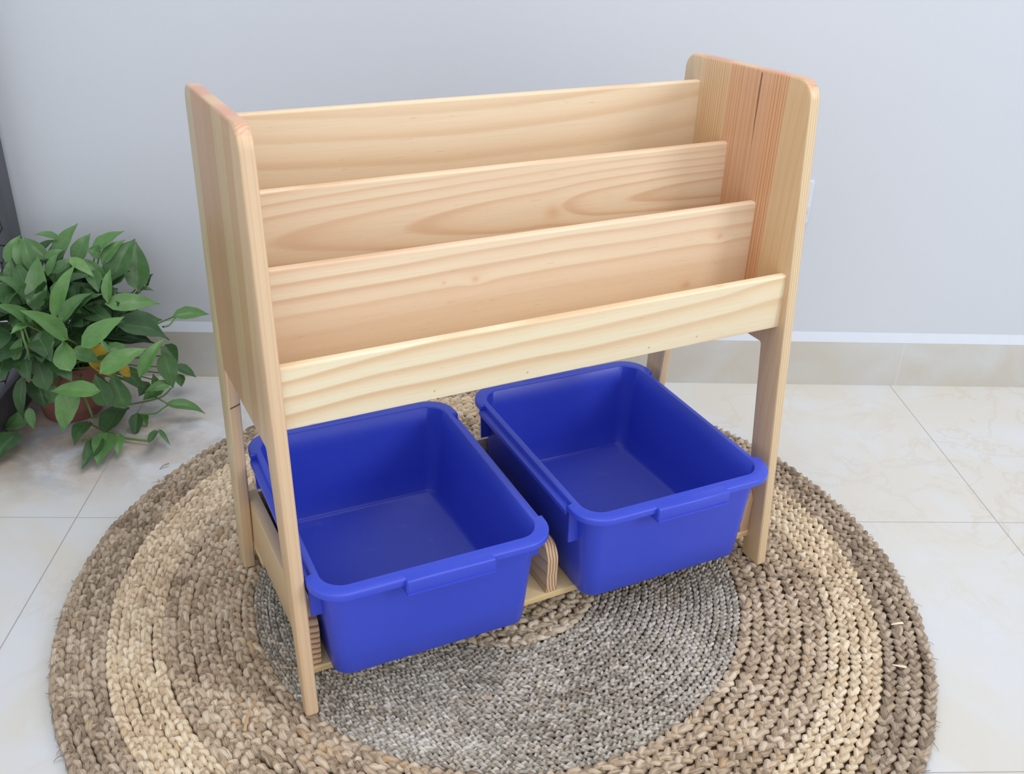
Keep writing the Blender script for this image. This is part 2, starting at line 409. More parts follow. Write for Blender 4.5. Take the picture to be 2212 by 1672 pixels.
def pine(name, axis, v0, slope, d0, d1, freq, kv=1.0, amp=0.006, tone=(PALE, MID, TAN), knots=(), off=0.0, nmag=1.0, seed=0.0, soft=0.38, fade=None):
    """flat-sawn pine: growth rings cut by the plank; axis = grain axis ('x' or 'z')"""
    m = NT(name); P = m.coord(); x, y, z = m.sep(P)
    u, v = (x, z) if axis == 'x' else (z, y)
    q = m.comb(u * 1.9 + seed, v * 4.5, seed)
    nz = (m.noise(q, 1.0, 2, 0.45) - 0.5) * (amp * nmag * 2)
    w = v - (u * slope + v0) + nz
    d = u * d1 + d0
    r = ((w * w) * kv + d * d).f('SQRT')
    dark = None
    for (ku, kv_, kr) in knots:
        e = (((u - ku) * 0.55) * ((u - ku) * 0.55) + (v - kv_) * (v - kv_)).f('SQRT') / kr
        g = (-(e * e)).f('EXPONENT')
        r = r + g * kr * 0.45
        e2 = (((u - ku) * 0.8) * ((u - ku) * 0.8) + (v - kv_) * (v - kv_)).f('SQRT') / (kr * 0.36)
        g2 = (-(e2 * e2)).f('EXPONENT')
        dark = g2 if dark is None else dark.f('MAXIMUM', g2)
    ring = (r * freq + off + (m.noise(m.comb(u * 0.8, v * 5.0, seed + 9), 1.0, 1) - 0.5) * 1.4).f('FRACT')
    a = m.ramp(ring, [(0.0, tone[2]), (0.10, tone[0]), (0.40, tone[0]), (0.68, tone[1]), (0.90, tone[2]), (1.0, tone[2])])
    big = m.noise(m.comb(u * 1.4, v * 7.0, seed + 3), 1.0, 2)
    k = m.ramp(big, [(0.35, soft), (0.68, min(1.0, soft + 0.5))])
    if fade: k = k.f('MAXIMUM', m.ramp((v - fade[0]) / (fade[1] - fade[0]), [(0.0, 0.85), (1.0, 0.0)]))
    a = m.mix(k, a, tone[1])
    fs = m.noise(m.comb(u * 9.0, v * 420.0, y * 300.0), 1.0, 3, 0.6)
    a = m.mix(m.ramp(fs, [(0.30, 0.22), (0.55, 0.0)]), a, tone[2])
    pores = m.noise(m.comb(u * 28.0, v * 520.0, y * 10 + seed), 1.0, 2)
    a = m.mix(m.ramp(pores, [(0.24, 0.5), (0.29, 0.0)]), a, srgb(190, 142, 98))
    if dark is not None: a = m.mix(dark * 0.5, a, srgb(206, 152, 104))
    m.bump(fs, 0.05, 0.0004)
    return m.out(a, 0.36, 0.42)

def strip_panel(name, strips, crack=None, top_cols=None, shade=1.0):
    """edge-glued side panel: vertical staves along local y, each with its own tone and line spacing.
    strips: (y_from, y_to, colour, line colour, lines per metre, line strength)"""
    m = NT(name); P = m.coord(); x, y, z = m.sep(P)
    wob = (m.noise(m.comb(x * 3.0, y * 14.0, z * 1.6), 1.0, 2) - 0.5) * 0.010
    yy = y + wob * 0.35
    col = None
    for (a, b, c, lc, n, st) in strips:
        inside = y.f('GREATER_THAN', a) * y.f('LESS_THAN', b)
        if n > 0:
            ph = (yy * n + (m.noise(m.comb(0.0, y * 60.0, 0.0), 1.0, 2)) * 1.6).f('FRACT')
            ln = m.ramp(ph, [(0.0, 0.0), (0.55, 0.15), (0.8, 1.0), (0.95, 1.0), (1.0, 0.0)])
            cc = m.mix(ln * st, c, lc)
        else:
            # flat-sawn stave: broad soft figure
            w = yy - (a + b) / 2 + (m.noise(m.comb(y * 4.0, z * 2.2, 0.0), 1.0, 2) - 0.5) * 0.05
            rr = ((w * w) * 1.0 + ((z - 0.25) * 0.10) * ((z - 0.25) * 0.10)).f('SQRT')
            ln = m.ramp((rr * 62.0).f('FRACT'), [(0.0, 0.0), (0.6, 0.2), (0.9, 1.0), (1.0, 0.0)])
            cc = m.mix(ln * st, c, lc)
        col = cc if col is None else m.mix(inside, col, cc)
    fs = m.noise(m.comb(z * 8.0, y * 380.0, x * 380.0), 1.0, 3, 0.6)
    col = m.mix(m.ramp(fs, [(0.32, 0.18), (0.55, 0.0)]), col, srgb(188, 146, 108))
    if crack:
        cy, zt, zb, w0 = crack
        cw = m.ramp((z - zb) / (zt - zb), [(0.0, 0.0), (0.35, 0.12), (0.75, 0.9), (1.0, 0.8)]) * w0
        dd = (y - cy + (m.noise(m.comb(z * 16.0, 0.0, 0.0), 1.0, 3) - 0.5) * 0.006 - (z - zt) * 0.010).f('ABSOLUTE')
        ck = dd.f('LESS_THAN', cw) * z.f('GREATER_THAN', zb) * z.f('LESS_THAN', zt)
        col = m.mix(ck * 0.8, col, srgb(112, 70, 56))
    return m, col, (x, y, z)

def panel_edges(m, col, x, y, z, ed, base, line, st):
    nx, ny, nz_ = m.sep(m.coord('Normal'))
    front = m.ramp(ny * -1.0, [(0.60, 0.0), (0.72, 1.0)])
    col = m.mix(front, col, m.mix(ed * st, base, line))
    top = m.ramp(nz_, [(0.60, 0.0), (0.72, 1.0)])
    w = y + (m.noise(m.comb(x * 40.0, y * 10.0, 2.0), 1.0, 1) - 0.5) * 0.012 + (x * x * 0.4)
    tr_ = m.ramp((w * 165.0).f('FRACT'), [(0.0, 0.0), (0.5, 0.2), (0.8, 1.0), (1.0, 0.0)])
    pink = m.ramp(m.noise(m.comb(0.0, y * 14.0, 5.0), 1.0, 1), [(0.4, srgb(216, 184, 148)), (0.6, srgb(208, 158, 134))])
    return m.mix(top, col, m.mix(tr_ * 0.55, pink, srgb(176, 124, 98)))

# ------------------------------------------------------------------ book rack
SX, SY, TH = 0.0885, -0.70936, 0.43035
ZF = RUG_TOP
L, T = 0.86012, 0.0197
I = L / 2 - T; O = L / 2
TAP = 0.0065
rack = empty('book_rack', (SX, SY, ZF), TH)
tag(rack, 'pine book rack with four tiered display boards standing on the round rug', 'bookcase')
def tp(x, y, z): return (x * (1 + TAP * z), y, z)
def part(name, me, mat, sm=40): return link(name, me, mat, rack, sm)

def panel(side):
    bot = -0.1835 if side < 0 else -0.158
    P = [(-0.2045, 0), (bot, 0), (-0.1098, 0.4135), (0.1338, 0.4135), (0.169, 0), (0.2045, 0), (0.1883, 0.8357), (-0.1233, 0.8477)]
    P = P[::-1]
    rad = [0.032, 0.026, 0.006, 0.0055, 0.004, 0.004, 0.0055, 0.006]
    Q = fillet(P, rad, 8)
    c = sorted((side * O, side * I))
    return prism(Q, c[0], c[1], 0.0042, lambda a, b, cc: tp(cc, a, b), 3)

SAP, HEART, FINE = srgb(220, 200, 164), srgb(206, 160, 128), srgb(214, 178, 140)
LN = srgb(176, 122, 82)
# right side panel, seen from inside
m, col, (x, y, z) = strip_panel('right_panel_pine', [
    (-0.30, 0.30, srgb(212, 182, 144), srgb(202, 162, 120), 0, 0.45),
    (0.136, 0.30, srgb(214, 190, 156), srgb(200, 168, 130), 0, 0.4),
    (0.066, 0.136, srgb(220, 190, 150), srgb(190, 140, 98), 185, 0.75),
    (0.027, 0.066, srgb(216, 172, 136), srgb(186, 130, 94), 150, 0.6),
    (-0.036, 0.027, srgb(211, 167, 133), srgb(192, 138, 104), 95, 0.5),
    (-0.073, -0.036, srgb(216, 170, 132), srgb(184, 122, 82), 165, 0.8),
    (-0.30, -0.073, srgb(212, 182, 142), srgb(202, 162, 120), 0, 0.45)], crack=(-0.010, 0.838, 0.66, 0.0023))
# front edge shows its own long rings
ed = m.ramp(((x * 230.0) + (m.noise(m.comb(x * 8.0, 0.0, z * 1.1), 1.0, 1)) * 1.5).f('FRACT'), [(0.0, 0.0), (0.5, 0.1), (0.85, 0.8), (1.0, 0.0)])
col = panel_edges(m, col, x, y, z, ed, srgb(222, 200, 164), srgb(190, 142, 104), 0.8)
right_m = m.out(col, 0.34, 0.45)
part('side_panel', panel(1), right_m)
m, col, (x, y, z) = strip_panel('left_panel_pine', [
    (-0.30, 0.40, srgb(208, 186, 148), srgb(186, 154, 116), 0, 0.5),
    (0.140, 0.40, srgb(206, 188, 150), srgb(192, 168, 128), 0, 0.4),
    (0.070, 0.140, srgb(204, 164, 126), srgb(184, 134, 96), 210, 0.45),
    (0.010, 0.070, srgb(198, 160, 122), srgb(180, 130, 94), 170, 0.5),
    (-0.045, 0.010, srgb(206, 180, 138), srgb(186, 150, 110), 110, 0.35),
    (-0.088, -0.045, srgb(200, 166, 126), srgb(180, 136, 98), 170, 0.4),
    (-0.30, -0.088, srgb(214, 184, 146), srgb(192, 150, 112), 120, 0.25)])
mk = (z - 0.352 - (x + 0.42) * 0.35 + y * 0.05).f('ABSOLUTE').f('LESS_THAN', 0.0016) * y.f('GREATER_THAN', 0.10) * y.f('LESS_THAN', 0.156)
edl = m.ramp(((x * 120.0) + (m.noise(m.comb(x * 8.0, 0.0, z * 1.3), 1.0, 1)) * 2.0).f('FRACT'), [(0.0, 0.0), (0.5, 0.1), (0.85, 0.7), (1.0, 0.0)])
col = panel_edges(m, col, x, y, z, edl, srgb(218, 190, 156), srgb(196, 156, 122), 0.45)
mk = mk * x.f('GREATER_THAN', -0.4285)
col = m.mix(mk * 0.85, col, srgb(84, 60, 50))
kd = (((y - 0.108) * 5.0) * ((y - 0.108) * 5.0) + (z - 0.655) * (z - 0.655)).f('SQRT') / 0.008
col = m.mix((-(kd * kd)).f('EXPONENT') * 0.7, col, srgb(110, 80, 64))
left_m = m.out(col, 0.34, 0.45)
part('side_panel', panel(-1), left_m)

# tiered display boards:  y of front face at the top, z of the top, z of the bottom
BT = 0.015
boards = [
    (0.1415, 0.7960, 0.590, pine('board_pine_back', 'x', 0.96, 0.0, 0.0, 0.24, 25, 1.0, 0.010, (srgb(226, 209, 181), srgb(224, 200, 169), srgb(207, 175, 139)), seed=2.0, off=0.35, soft=0.35)),
    (0.0477, 0.7138, 0.520, pine('board_pine_second', 'x', 0.634, 0.0, 0.090, -0.150, 33, 6.6, 0.012, (srgb(227, 209, 181), srgb(223, 198, 168), srgb(206, 167, 132)), knots=((0.082, 0.632, 0.030),), seed=6.3, off=0.45)),
    (-0.0436, 0.6380, 0.450, pine('board_pine_third', 'x', 0.505, 0.02, 0.070, 0.0, 56, 1.0, 0.010, (srgb(231, 215, 187), srgb(227, 201, 173), srgb(210, 176, 143)), knots=((-0.094, 0.581, 0.012), (-0.144, 0.583, 0.006), (0.290, 0.512, 0.016), (0.347, 0.588, 0.012)), seed=11.0, off=0.35, soft=0.15, fade=(0.560, 0.600))),
    (-0.1425, 0.5467, 0.4566, pine('board_pine_front', 'x', 0.425, 0.045, 0.035, 0.02, 40, 1.0, 0.024, (srgb(234, 224, 196), srgb(229, 209, 175), srgb(214, 182, 143)), seed=17.0, off=0.1, soft=0.1)),
]
for (yb, zt, zb, mt) in boards:
    lean = -0.0144
    y0 = yb; y1 = yb + BT; dy = lean * (zt - zb)
    P = [(y0, zt), (y1, zt), (y1 + dy, zb), (y0 + dy, zb)][::-1]
    rad = [0.0012, 0.0012, 0.0032, 0.0038]
    rad = [0.001, 0.001, 0.0035, 0.004]
    Q = fillet(P, rad, 5)
    part('display_board', prism(Q, -I, I, 0, lambda a, b, c: tp(c, a, b)), mt, 50)
slat_m = pine('slat_pine', 'x', 0.0, 0.02, 0.04, 0.05, 60, 1.0, 0.01, (srgb(226, 208, 172), srgb(222, 198, 158), srgb(202, 166, 124)), seed=22)
for (ya, yb, zz) in ((-0.1280, -0.0460, 0.463), (-0.0290, 0.0450, 0.533), (0.0625, 0.1390, 0.603)):
    part('pocket_floor', prism([Vector(q) for q in ((ya, zz), (yb, zz), (yb, zz + 0.01), (ya, zz + 0.01))], -I, I, 0, lambda a, b, c: tp(c, a, b)), slat_m)

# bottom: two planks, three runners and the rear stop
PZ = 0.0562
plank_m = pine('plank_pine', 'x', -0.2, 0.05, 0.03, 0.08, 55, 1.0, 0.01, (srgb(232, 214, 168), srgb(228, 202, 150), srgb(204, 166, 116)), seed=31)
def plank(ya, yb, z0, z1, r=0.001):
    Q = fillet([(ya, z0), (yb, z0), (yb, z1), (ya, z1)], [r] * 4, 2)
    return prism(Q, -I, I, 0, lambda a, b, c: tp(c, a, b))
part('base_plank', plank(-0.1646, -0.0750, PZ - 0.0125, PZ), plank_m)
part('base_plank', plank(0.1050, 0.1925, PZ - 0.0125, PZ), plank_m)
part('rear_stop', plank(0.1955, 0.2115, 0.030, 0.137), slat_m)

def runner_mat(name, mode):
    m = NT(name); P = m.coord(); x, y, z = m.sep(P)
    nx, ny, nz_ = m.sep(m.coord('Normal')); front = y.f('LESS_THAN', -0.12) * nx.f('ABSOLUTE').f('LESS_THAN', 0.6)
    if mode == 'x':
        f = (x * 190.0 + (m.noise(m.comb(x * 6, 0.0, z * 26.0), 1.0, 1) - 0.5) * 2.2 + (z - 0.1) * (z - 0.1) * -260.0).f('FRACT')
    elif mode == 'z':
        f = (z * 98.0 + (m.noise(m.comb(x * 40, 0.0, z * 6.0), 1.0, 1) - 0.5) * 1.2).f('FRACT')
    else:
        f = (x * 260.0 - z * 50.0 + (m.noise(m.comb(x * 10, 0.0, z * 20.0), 1.0, 1) - 0.5) * 1.5).f('FRACT')
    endg = m.ramp(f, [(0.0, srgb(224, 202, 168)), (0.50, srgb(212, 180, 142)), (0.72, srgb(160, 112, 84)), (0.92, srgb(170, 120, 90)), (1.0, srgb(220, 196, 160))])
    side_f = (z * 150.0 + (m.noise(m.comb(y * 3.0, z * 10.0, 0.0), 1.0, 2) - 0.5) * 3.0).f('FRACT') if mode != 'x' else (z * 48.0 + y * 4.0 + (m.noise(m.comb(y * 5.0, z * 12.0, 0.0), 1.0, 2) - 0.5) * 2.0).f('FRACT')
    side = m.ramp(side_f, [(0.0, srgb(216, 192, 154)), (0.6, srgb(212, 186, 148)), (0.88, srgb(190, 158, 118)), (1.0, srgb(214, 190, 152))])
    col = m.mix(front, side, endg)
    return m.out(col, 0.5, 0.3)
def runner(x0, x1, mode):
    Q = fillet([(-0.1642, PZ), (0.1940, PZ), (0.1940, 0.147), (-0.1642, 0.149)], [0.001, 0.001, 0.004, 0.030], 9)
    return prism(Q, x0, x1, 0.0018, lambda a, b, c: (c, a, b), 2)
part('runner', runner(-0.0109, 0.0089, 'x'), runner_mat('runner_centre_pine', 'x'))
def side_runner(x0, x1): 
    Q = fillet([(-0.1642, PZ), (0.1940, PZ), (0.1940, 0.147), (-0.1642, 0.149)], [0.001, 0.001, 0.004, 0.030], 9)
    return prism(Q, x0, x1, 0.0018, lambda a, b, c: (c, a, b), 2)
part('runner', side_runner(-I, -I + 0.0197), runner_mat('runner_left_pine', 'z'))
part('runner', side_runner(I - 0.0197, I), runner_mat('runner_right_pine', 'd'))
# screw pins in the front board
pin_m = simple('brad_filler', srgb(206, 178, 120), 0.6)
for (px_, pz_) in ((0.245, 0.470), (0.155, 0.468), (-0.055, 0.4685), (-0.20, 0.4695)):
    ring = [Vector((px_ + 0.0016 * math.cos(t * math.pi / 4), pz_ + 0.0016 * math.sin(t * math.pi / 4))) for t in range(8)]
    part('pin', prism(ring, -0.1440, -0.1385, 0, lambda a, b, c: tp(a, c, b)), pin_m)

# ------------------------------------------------------------------ blue bins
def bin_material():
    m = NT('blue_plastic'); P = m.coord(); x, y, z = m.sep(P)
    n = m.noise(P, 9.0, 5, 0.6); n2 = m.noise(m.comb(x * 60.0 + z * 60, y * 60.0, z * 60.0 - x * 30), 1.0, 3, 0.6)
    col = m.mix(n * 0.35 + n2 * 0.25, srgb(56, 76, 206), srgb(64, 86, 216))
    # dusty scuffs on the bottom
    sc = m.ramp(m.noise(m.comb(x * 7, y * 7, 3.0), 1.0, 5, 0.65, 1.5), [(0.60, 0.0), (0.75, 0.28)]) * z.f('LESS_THAN', 0.02)
    col = m.mix(sc, col, srgb(120, 124, 190))
    m.bump(m.noise(P, 700, 2), 0.12, 0.0004)
    return m.out(col, n2 * 0.12 + 0.29, 0.5)
BIN_M = bin_material()
BW, BD, BH = 0.3315, 0.4144, 0.1795   # inner opening, height above base

def rrect(w, d, r, n=8):
    out = []
    for cx, cy, a0 in ((w - r, -d + r, -90), (w - r, d - r, 0), (-w + r, d - r, 90), (-w + r, -d + r, 180)):
        for j in range(n + 1):
            a = math.radians(a0 + 90 * j / n); out.append(Vector((cx + r * math.cos(a), cy + r * math.sin(a))))
    return out

def make_bin(name):
    root = empty(name)
    hw, hd = BW / 2, BD / 2
    # body: outside up, over the lip, inside down
    rings = []
    t = 0.0028
    def lerp(a, b, f): return a + (b - a) * f
    def outer(z):   # half sizes of outer wall
        f = z / BH; return lerp(0.1550, hw + t, f), lerp(0.1976, hd + t, f), lerp(0.026, 0.034, f)
    for zz, ins in ((0.0, 0.005), (0.0012, 0.002), (0.004, 0.0)):
        w, d, r = outer(zz); rings.append((w - ins, d - ins, r - ins, zz))
    for zz in (0.05, 0.10, 0.14, BH - 0.004):
        w, d, r = outer(zz); rings.append((w, d, r, zz))
    # rounded top lip
    w, d, r = outer(BH); LIP = 0.0105
    rings.append((w, d, r, BH - 0.0045))
    rings.append((hw + 0.002, hd + 0.002, 0.034, BH))
    rings.append((hw, hd, 0.033, BH - 0.0016))
    for zz in (0.14, 0.10, 0.05, 0.008):
        w, d, r = outer(zz); rings.append((w - t, d - t, r - t, zz))
    w, d, r = outer(0.003); rings.append((w - t - 0.004, d - t - 0.004, r - t - 0.003, 0.0032))
    V = []; Fc = []; n = None
    for (w, d, r, zz) in rings:
        Q = rrect(w, d, r); n = len(Q); V += [(q.x, q.y, zz) for q in Q]
    for k in range(len(rings) - 1):
        for i in range(n):
            j = (i + 1) % n; Fc.append((k * n + i, k * n + j, (k + 1) * n + j, (k + 1) * n + i))
    Fc.append(tuple(range(n))[::-1]); Fc.append(tuple((len(rings) - 1) * n + i for i in range(n)))
    link('tub', mesh_from(V, Fc), BIN_M, root, 50)

    # rim: flat collar all round, wide at both ends, narrow along the sides, with a lower ledge there
    N = 160
    def sample(w, d, r):
        Q = rrect(w, d, r, 10); P = []; 
        segs = [(Q[i], Q[(i + 1) % len(Q)]) for i in range(len(Q))]
        return Q
    # build the collar as a closed strip: outline of outer edge with notches (convex corners at the tabs)
    ty = hd - 0.040         # where the corner tab ends along the side
    we, ws = 0.0225, 0.0105  # collar width at ends / sides
    tw = 0.0200             # collar width at corner tabs
    R = 0.050
    xo, yo, xs = hw + tw, hd + we, hw + ws
    def corner(sx, sy):
        c = Vector((sx * (xo - R), sy * (yo - R))); pts = []
        for j in range(11):
            a = math.radians(90 * j / 10); pts.append(c + Vector((sx * R * math.sin(a), sy * R * math.cos(a))))
        return pts   # from end edge to side edge
    out = []
    c = corner(1, -1); out += c; out += [Vector((xo, -ty + 0.0015)), Vector((xo - 0.0015, -ty)), Vector((xs, -ty))]
    out += [Vector((xs, ty)), Vector((xo - 0.0015, ty)), Vector((xo, ty - 0.0015))] + corner(1, 1)[::-1]
    out += corner(-1, 1) + [Vector((-xo, ty - 0.0015)), Vector((-xo + 0.0015, ty)), Vector((-xs, ty))]
    out += [Vector((-xs, -ty)), Vector((-xo + 0.0015, -ty)), Vector((-xo, -ty + 0.0015))] + corner(-1, -1)[::-1]
    inn = []
    ri = 0.033
    for p in out:   # nearest point on the inner rounded rectangle
        q = Vector((max(-hw + ri, min(hw - ri, p.x)), max(-hd + ri, min(hd - ri, p.y))))
        dlt = p - q
        inn.append(q + dlt.normalized() * (ri + 0.0012) if dlt.length > ri else q + dlt)
    n = len(out); V = []; Fc = []
    e1 = offset_loop(out, 0.0022); 
    zt = BH
    rows = [[(q.x, q.y, zt) for q in inn], [(q.x, q.y, zt) for q in e1]]
    e2 = offset_loop(out, 0.0006); rows.append([(q.x, q.y, zt - 0.0008) for q in e2])
    rows.append([(q.x, q.y, zt - 0.0026) for q in out])
    rows.append([(q.x, q.y, zt - LIP) for q in out])
    e3 = offset_loop(out, 0.0024)
    rows.append([(q.x, q.y, zt - LIP) for q in e3]); rows.append([(q.x, q.y, zt - 0.0030) for q in e3])
    rows.append([(q.x, q.y, zt - 0.0030) for q in inn])
    for row in rows: V += row
    for k in range(len(rows)):
        kk = (k + 1) % len(rows)
        for i in range(n):
            j = (i + 1) % n; Fc.append((k * n + i, k * n + j, kk * n + j, kk * n + i))
    link('rim', fix_normals(mesh_from(V, Fc)), BIN_M, root, 50)
    # grip lips in the middle of both ends
    for sy in (-1, 1):
        g0, g1 = (-0.058, 0.076) if sy < 0 else (-0.070, 0.070)
        ya, yb = sy * (hd + we - 0.003), sy * (hd + we + 0.0075)
        zl = zt - 0.0235
        # profile of lip in (y,z): a downward hook with a small bead
        P = [(sy * (hd + 0.012), zt), (yb, zt), (yb, zl), (yb - sy * 0.0035, zl), (yb - sy * 0.0035, zt - 0.0035), (sy * (hd + 0.012), zt - 0.0035)]
        Q = fillet(P, [0, 0.0026, 0.0010, 0.0008, 0.001, 0], 3)
        link('grip', prism(Q, g0, g1, 0.0009, lambda a, b, c_: (c_, a, b + 0.0002), 2), BIN_M, root, 50)
        P = [(yb + sy * 0.0012, zl + 0.0035), (yb + sy * 0.0012, zl), (yb - sy * 0.002, zl - 0.0004), (yb - sy * 0.002, zl + 0.0035)]
        link('grip_bead', prism([Vector(q) for q in P], g0 - 0.0005, g1 + 0.0005, 0, lambda a, b, c_: (c_, a, b)), BIN_M, root, 50)
        # end returns of the grip
        for gx in (g0, g1):
            me = box(gx - 0.0014, gx + 0.0014, min(sy * (hd + 0.004), yb - sy * 0.001), max(sy * (hd + 0.004), yb - sy * 0.001), zl, zt - 0.002)
            link('grip_end', me, BIN_M, root, 0)
    # side ledges (slide rails) between the corner tabs
    for sx in (-1, 1):
        a, b = hw + ws - 0.0035, hw + 0.0215
        P = [(sx * a, zt - 0.0105), (sx * b, zt - 0.0105), (sx * b, zt - 0.0185), (sx * (b - 0.0022), zt - 0.0185), (sx * (b - 0.0022), zt - 0.0130), (sx * a, zt - 0.0130)]
        Q = fillet(P, [0, 0.0018, 0, 0, 0, 0], 3)
        link('slide_rail', prism(Q, -ty + 0.0002, ty - 0.0002, 0, lambda aa, bb, c_: (aa, c_, bb)), BIN_M, root, 50)
        # fins under the tabs
        for sy in (-1, 1):
            ya = sy * (ty + 0.002)
            P = [(sx * (hw + 0.0012), zt - 0.004), (sx * (hw + tw - 0.003), zt - 0.004), (sx * (hw + tw - 0.0055), zt - 0.072), (sx * 0.1625, zt - 0.072)]
            link('fin', prism([Vector(q) for q in P], min(ya, ya + sy * 0.003), max(ya, ya + sy * 0.003), 0, lambda aa, bb, c_: (aa, c_, bb)), BIN_M, root, 0)
    return root

def shelf_point(x, y, z):
    c, s = math.cos(TH), math.sin(TH); return (SX + c * x - s * y, SY + s * x + c * y, ZF + z)
b1 = make_bin('storage_bin')
tag(b1, 'empty blue plastic storage bin on the left under the rack, nearer the camera', 'storage bin', 'blue bins under the rack')
b1.location = shelf_point(-0.2195, -0.0087, PZ); b1.rotation_euler = (0, 0, TH - 0.0262)
b2 = b1.copy(); COL.objects.link(b2)
for ch in list(b1.children):
    c = ch.copy(); COL.objects.link(c); c.parent = b2
b2['label'] = 'empty blue plastic storage bin on the right under the rack, beside the right leg'
b2.location = shelf_point(0.1999, -0.0113, PZ); b2.rotation_euler = (0, 0, TH - 0.0252)

# ------------------------------------------------------------------ dark mesh screen at the left
scr = empty('mesh_screen', (-0.985, -0.05, 0.0))
tag(scr, 'charcoal metal frame with black wire netting standing at the left behind the plant', 'screen')
frame_m = simple('charcoal_metal', srgb(84, 87, 93), 0.45, 0.4, 0.08, 30)
def scr_part(name, me, mat, sm=40):
    o = link(name, me, mat, scr, sm); o.matrix_parent_inverse = Matrix.Translation(-Vector(scr.location)); return o
scr_part('post', box(-1.010, -0.970, -0.058, -0.010, 0.0, 1.9, 0.002), frame_m)
scr_part('bottom_rail', box(-1.004, -0.970, -1.30, -0.058, 0.004, 0.082, 0.002), frame_m)
def tube(pts, r, sides=5):
    V = []; Fc = []; P = [Vector(p) for p in pts]
    for i, p in enumerate(P):
        d = (P[min(i + 1, len(P) - 1)] - P[max(i - 1, 0)]).normalized()
        a = d.cross(Vector((0.31, 0.22, 0.93))).normalized(); b = d.cross(a)
        rr = r[i] if isinstance(r, (list, tuple)) else r
        V += [p + (a * math.cos(t * 2 * math.pi / sides) + b * math.sin(t * 2 * math.pi / sides)) * rr for t in range(sides)]
    for i in range(len(P) - 1):
        for k in range(sides):
            k2 = (k + 1) % sides; Fc.append((i * sides + k, i * sides + k2, (i + 1) * sides + k2, (i + 1) * sides + k))
    return V, Fc
V = []; Fc = []
cell, hz = 0.034, 0.052
rows_ = 30
for c in range(40):
    yc = -0.058 - 0.017 - c * cell
    if yc < -1.28: break
    pts = []
    for k in range(rows_ * 2 + 1):
        zc = 0.082 + k * hz / 2; sgn = 1 if (k // 1) % 2 == 0 else -1
        s2 = sgn if c % 2 == 0 else -sgn
        pts += [(-0.987 + 0.0012 * s2, yc + s2 * cell / 2 * 0.97, zc - 0.006), (-0.987 - 0.0012 * s2, yc + s2 * cell / 2 * 0.97, zc + 0.006)]
    v, f = tube(pts, 0.0014, 4); b = len(V); V += v; Fc += [tuple(i + b for i in q) for q in f]
scr_part('wire_netting', mesh_from(V, Fc), simple('black_wire', srgb(38, 38, 42), 0.4, 0.5), 60)

# ------------------------------------------------------------------ potted pothos
pl = empty('potted_plant', (-0.87, -0.17, 0.0))
tag(pl, 'leafy green trailing pothos in a terracotta pot in the left corner', 'plant')
def pl_part(name, me, mat, sm=40):
    o = link(name, me, mat, pl, sm); o.matrix_parent_inverse = Matrix.Translation(-Vector(pl.location)); return o
PC = Vector((-0.865, -0.165, 0))
prof = [(0.0, 0.0), (0.058, 0.0), (0.062, 0.004), (0.082, 0.105), (0.083, 0.108), (0.090, 0.110), (0.093, 0.136), (0.090, 0.139), (0.084, 0.137), (0.080, 0.118), (0.0, 0.116)]
V = []; Fc = []; nn = 40
for (r, z) in prof:
    V += [(PC.x + r * math.cos(2 * math.pi * i / nn), PC.y + r * math.sin(2 * math.pi * i / nn), z) for i in range(nn)]
for k in range(len(prof) - 1):
    for i in range(nn):
        j = (i + 1) % nn; Fc.append((k * nn + i, k * nn + j, (k + 1) * nn + j, (k + 1) * nn + i))
pl_part('pot', mesh_from(V, Fc), simple('terracotta', srgb(150, 100, 92), 0.7, 0.2, 0.12, 25, 0.2, 120))
soil = [(PC.x, PC.y, 0.128)] + [(PC.x + 0.081 * math.cos(2 * math.pi * i / 30), PC.y + 0.081 * math.sin(2 * math.pi * i / 30), 0.122 + 0.003 * math.sin(i * 2.3)) for i in range(30)]
pl_part('soil', mesh_from(soil, [(0, i + 1, (i + 1) % 30 + 1) for i in range(30)]), simple('dark_soil', srgb(70, 54, 44), 0.95, 0.1, 0.3, 90, 0.6, 150))

LV = []; LF = []; LUV = []; LT = []
SV = []; SF = []
rnd = random.Random(11)
def leaf(B, Tp, w, tone=0.5, fold=0.28, droop=0.25, roll=0.0, up_hint=None):
    B = Vector(B); Tp = Vector(Tp); ax = Tp - B; Ln = ax.length; a = ax.normalized()
    hint = Vector((0.0, -0.55, 0.85)) if up_hint is None else Vector(up_hint)
    n = hint - a * hint.dot(a)
    if n.length < 0.15: n = Vector((0.2, -1, 0.1)) - a * Vector((0.2, -1, 0.1)).dot(a)
    n.normalize(); n = Matrix.Rotation(roll, 3, a) @ n
    s = a.cross(n)
    K = 11; M = 6
    base = len(LV)
    for k in range(K + 1):
        t = k / K
        # ovate outline with a drawn-out tip
        hwid = (math.sin(math.pi * min(1, t * 1.0) ** 0.62)) ** 0.85 * (1 - 0.25 * t) if t < 1 else 0
        if t > 0.86: hwid = max(0.0, hwid * 0.8)
        hwid = max(hwid, 0.012) * w * 0.56
        c = B + a * (Ln * t) + n * (math.sin(math.pi * t) * droop * Ln * 0.35) - Vector((0, 0, 1)) * (max(0.0, t - 0.55) ** 2 * Ln * 0.35 * droop)
        back = 0.10 * Ln * max(0, 1 - t * 6)   # heart lobes
        for j in range(-M // 2, M // 2 + 1):
            q = j / (M / 2)
            p = c + s * (q * hwid * math.cos(fold * 1.2)) + n * (abs(q) ** 1.2 * hwid * math.sin(fold) + 0.02 * w * math.sin(t * 16 + q * 3)) - a * (abs(q) * back)
            LV.append(p); LUV.append((t, q, 0)); LT.append(tone)
    W = M + 1
    for k in range(K):
        for j in range(M):
            LF.append((base + k * W + j, base + k * W + j + 1, base + (k + 1) * W + j + 1, base + (k + 1) * W + j))
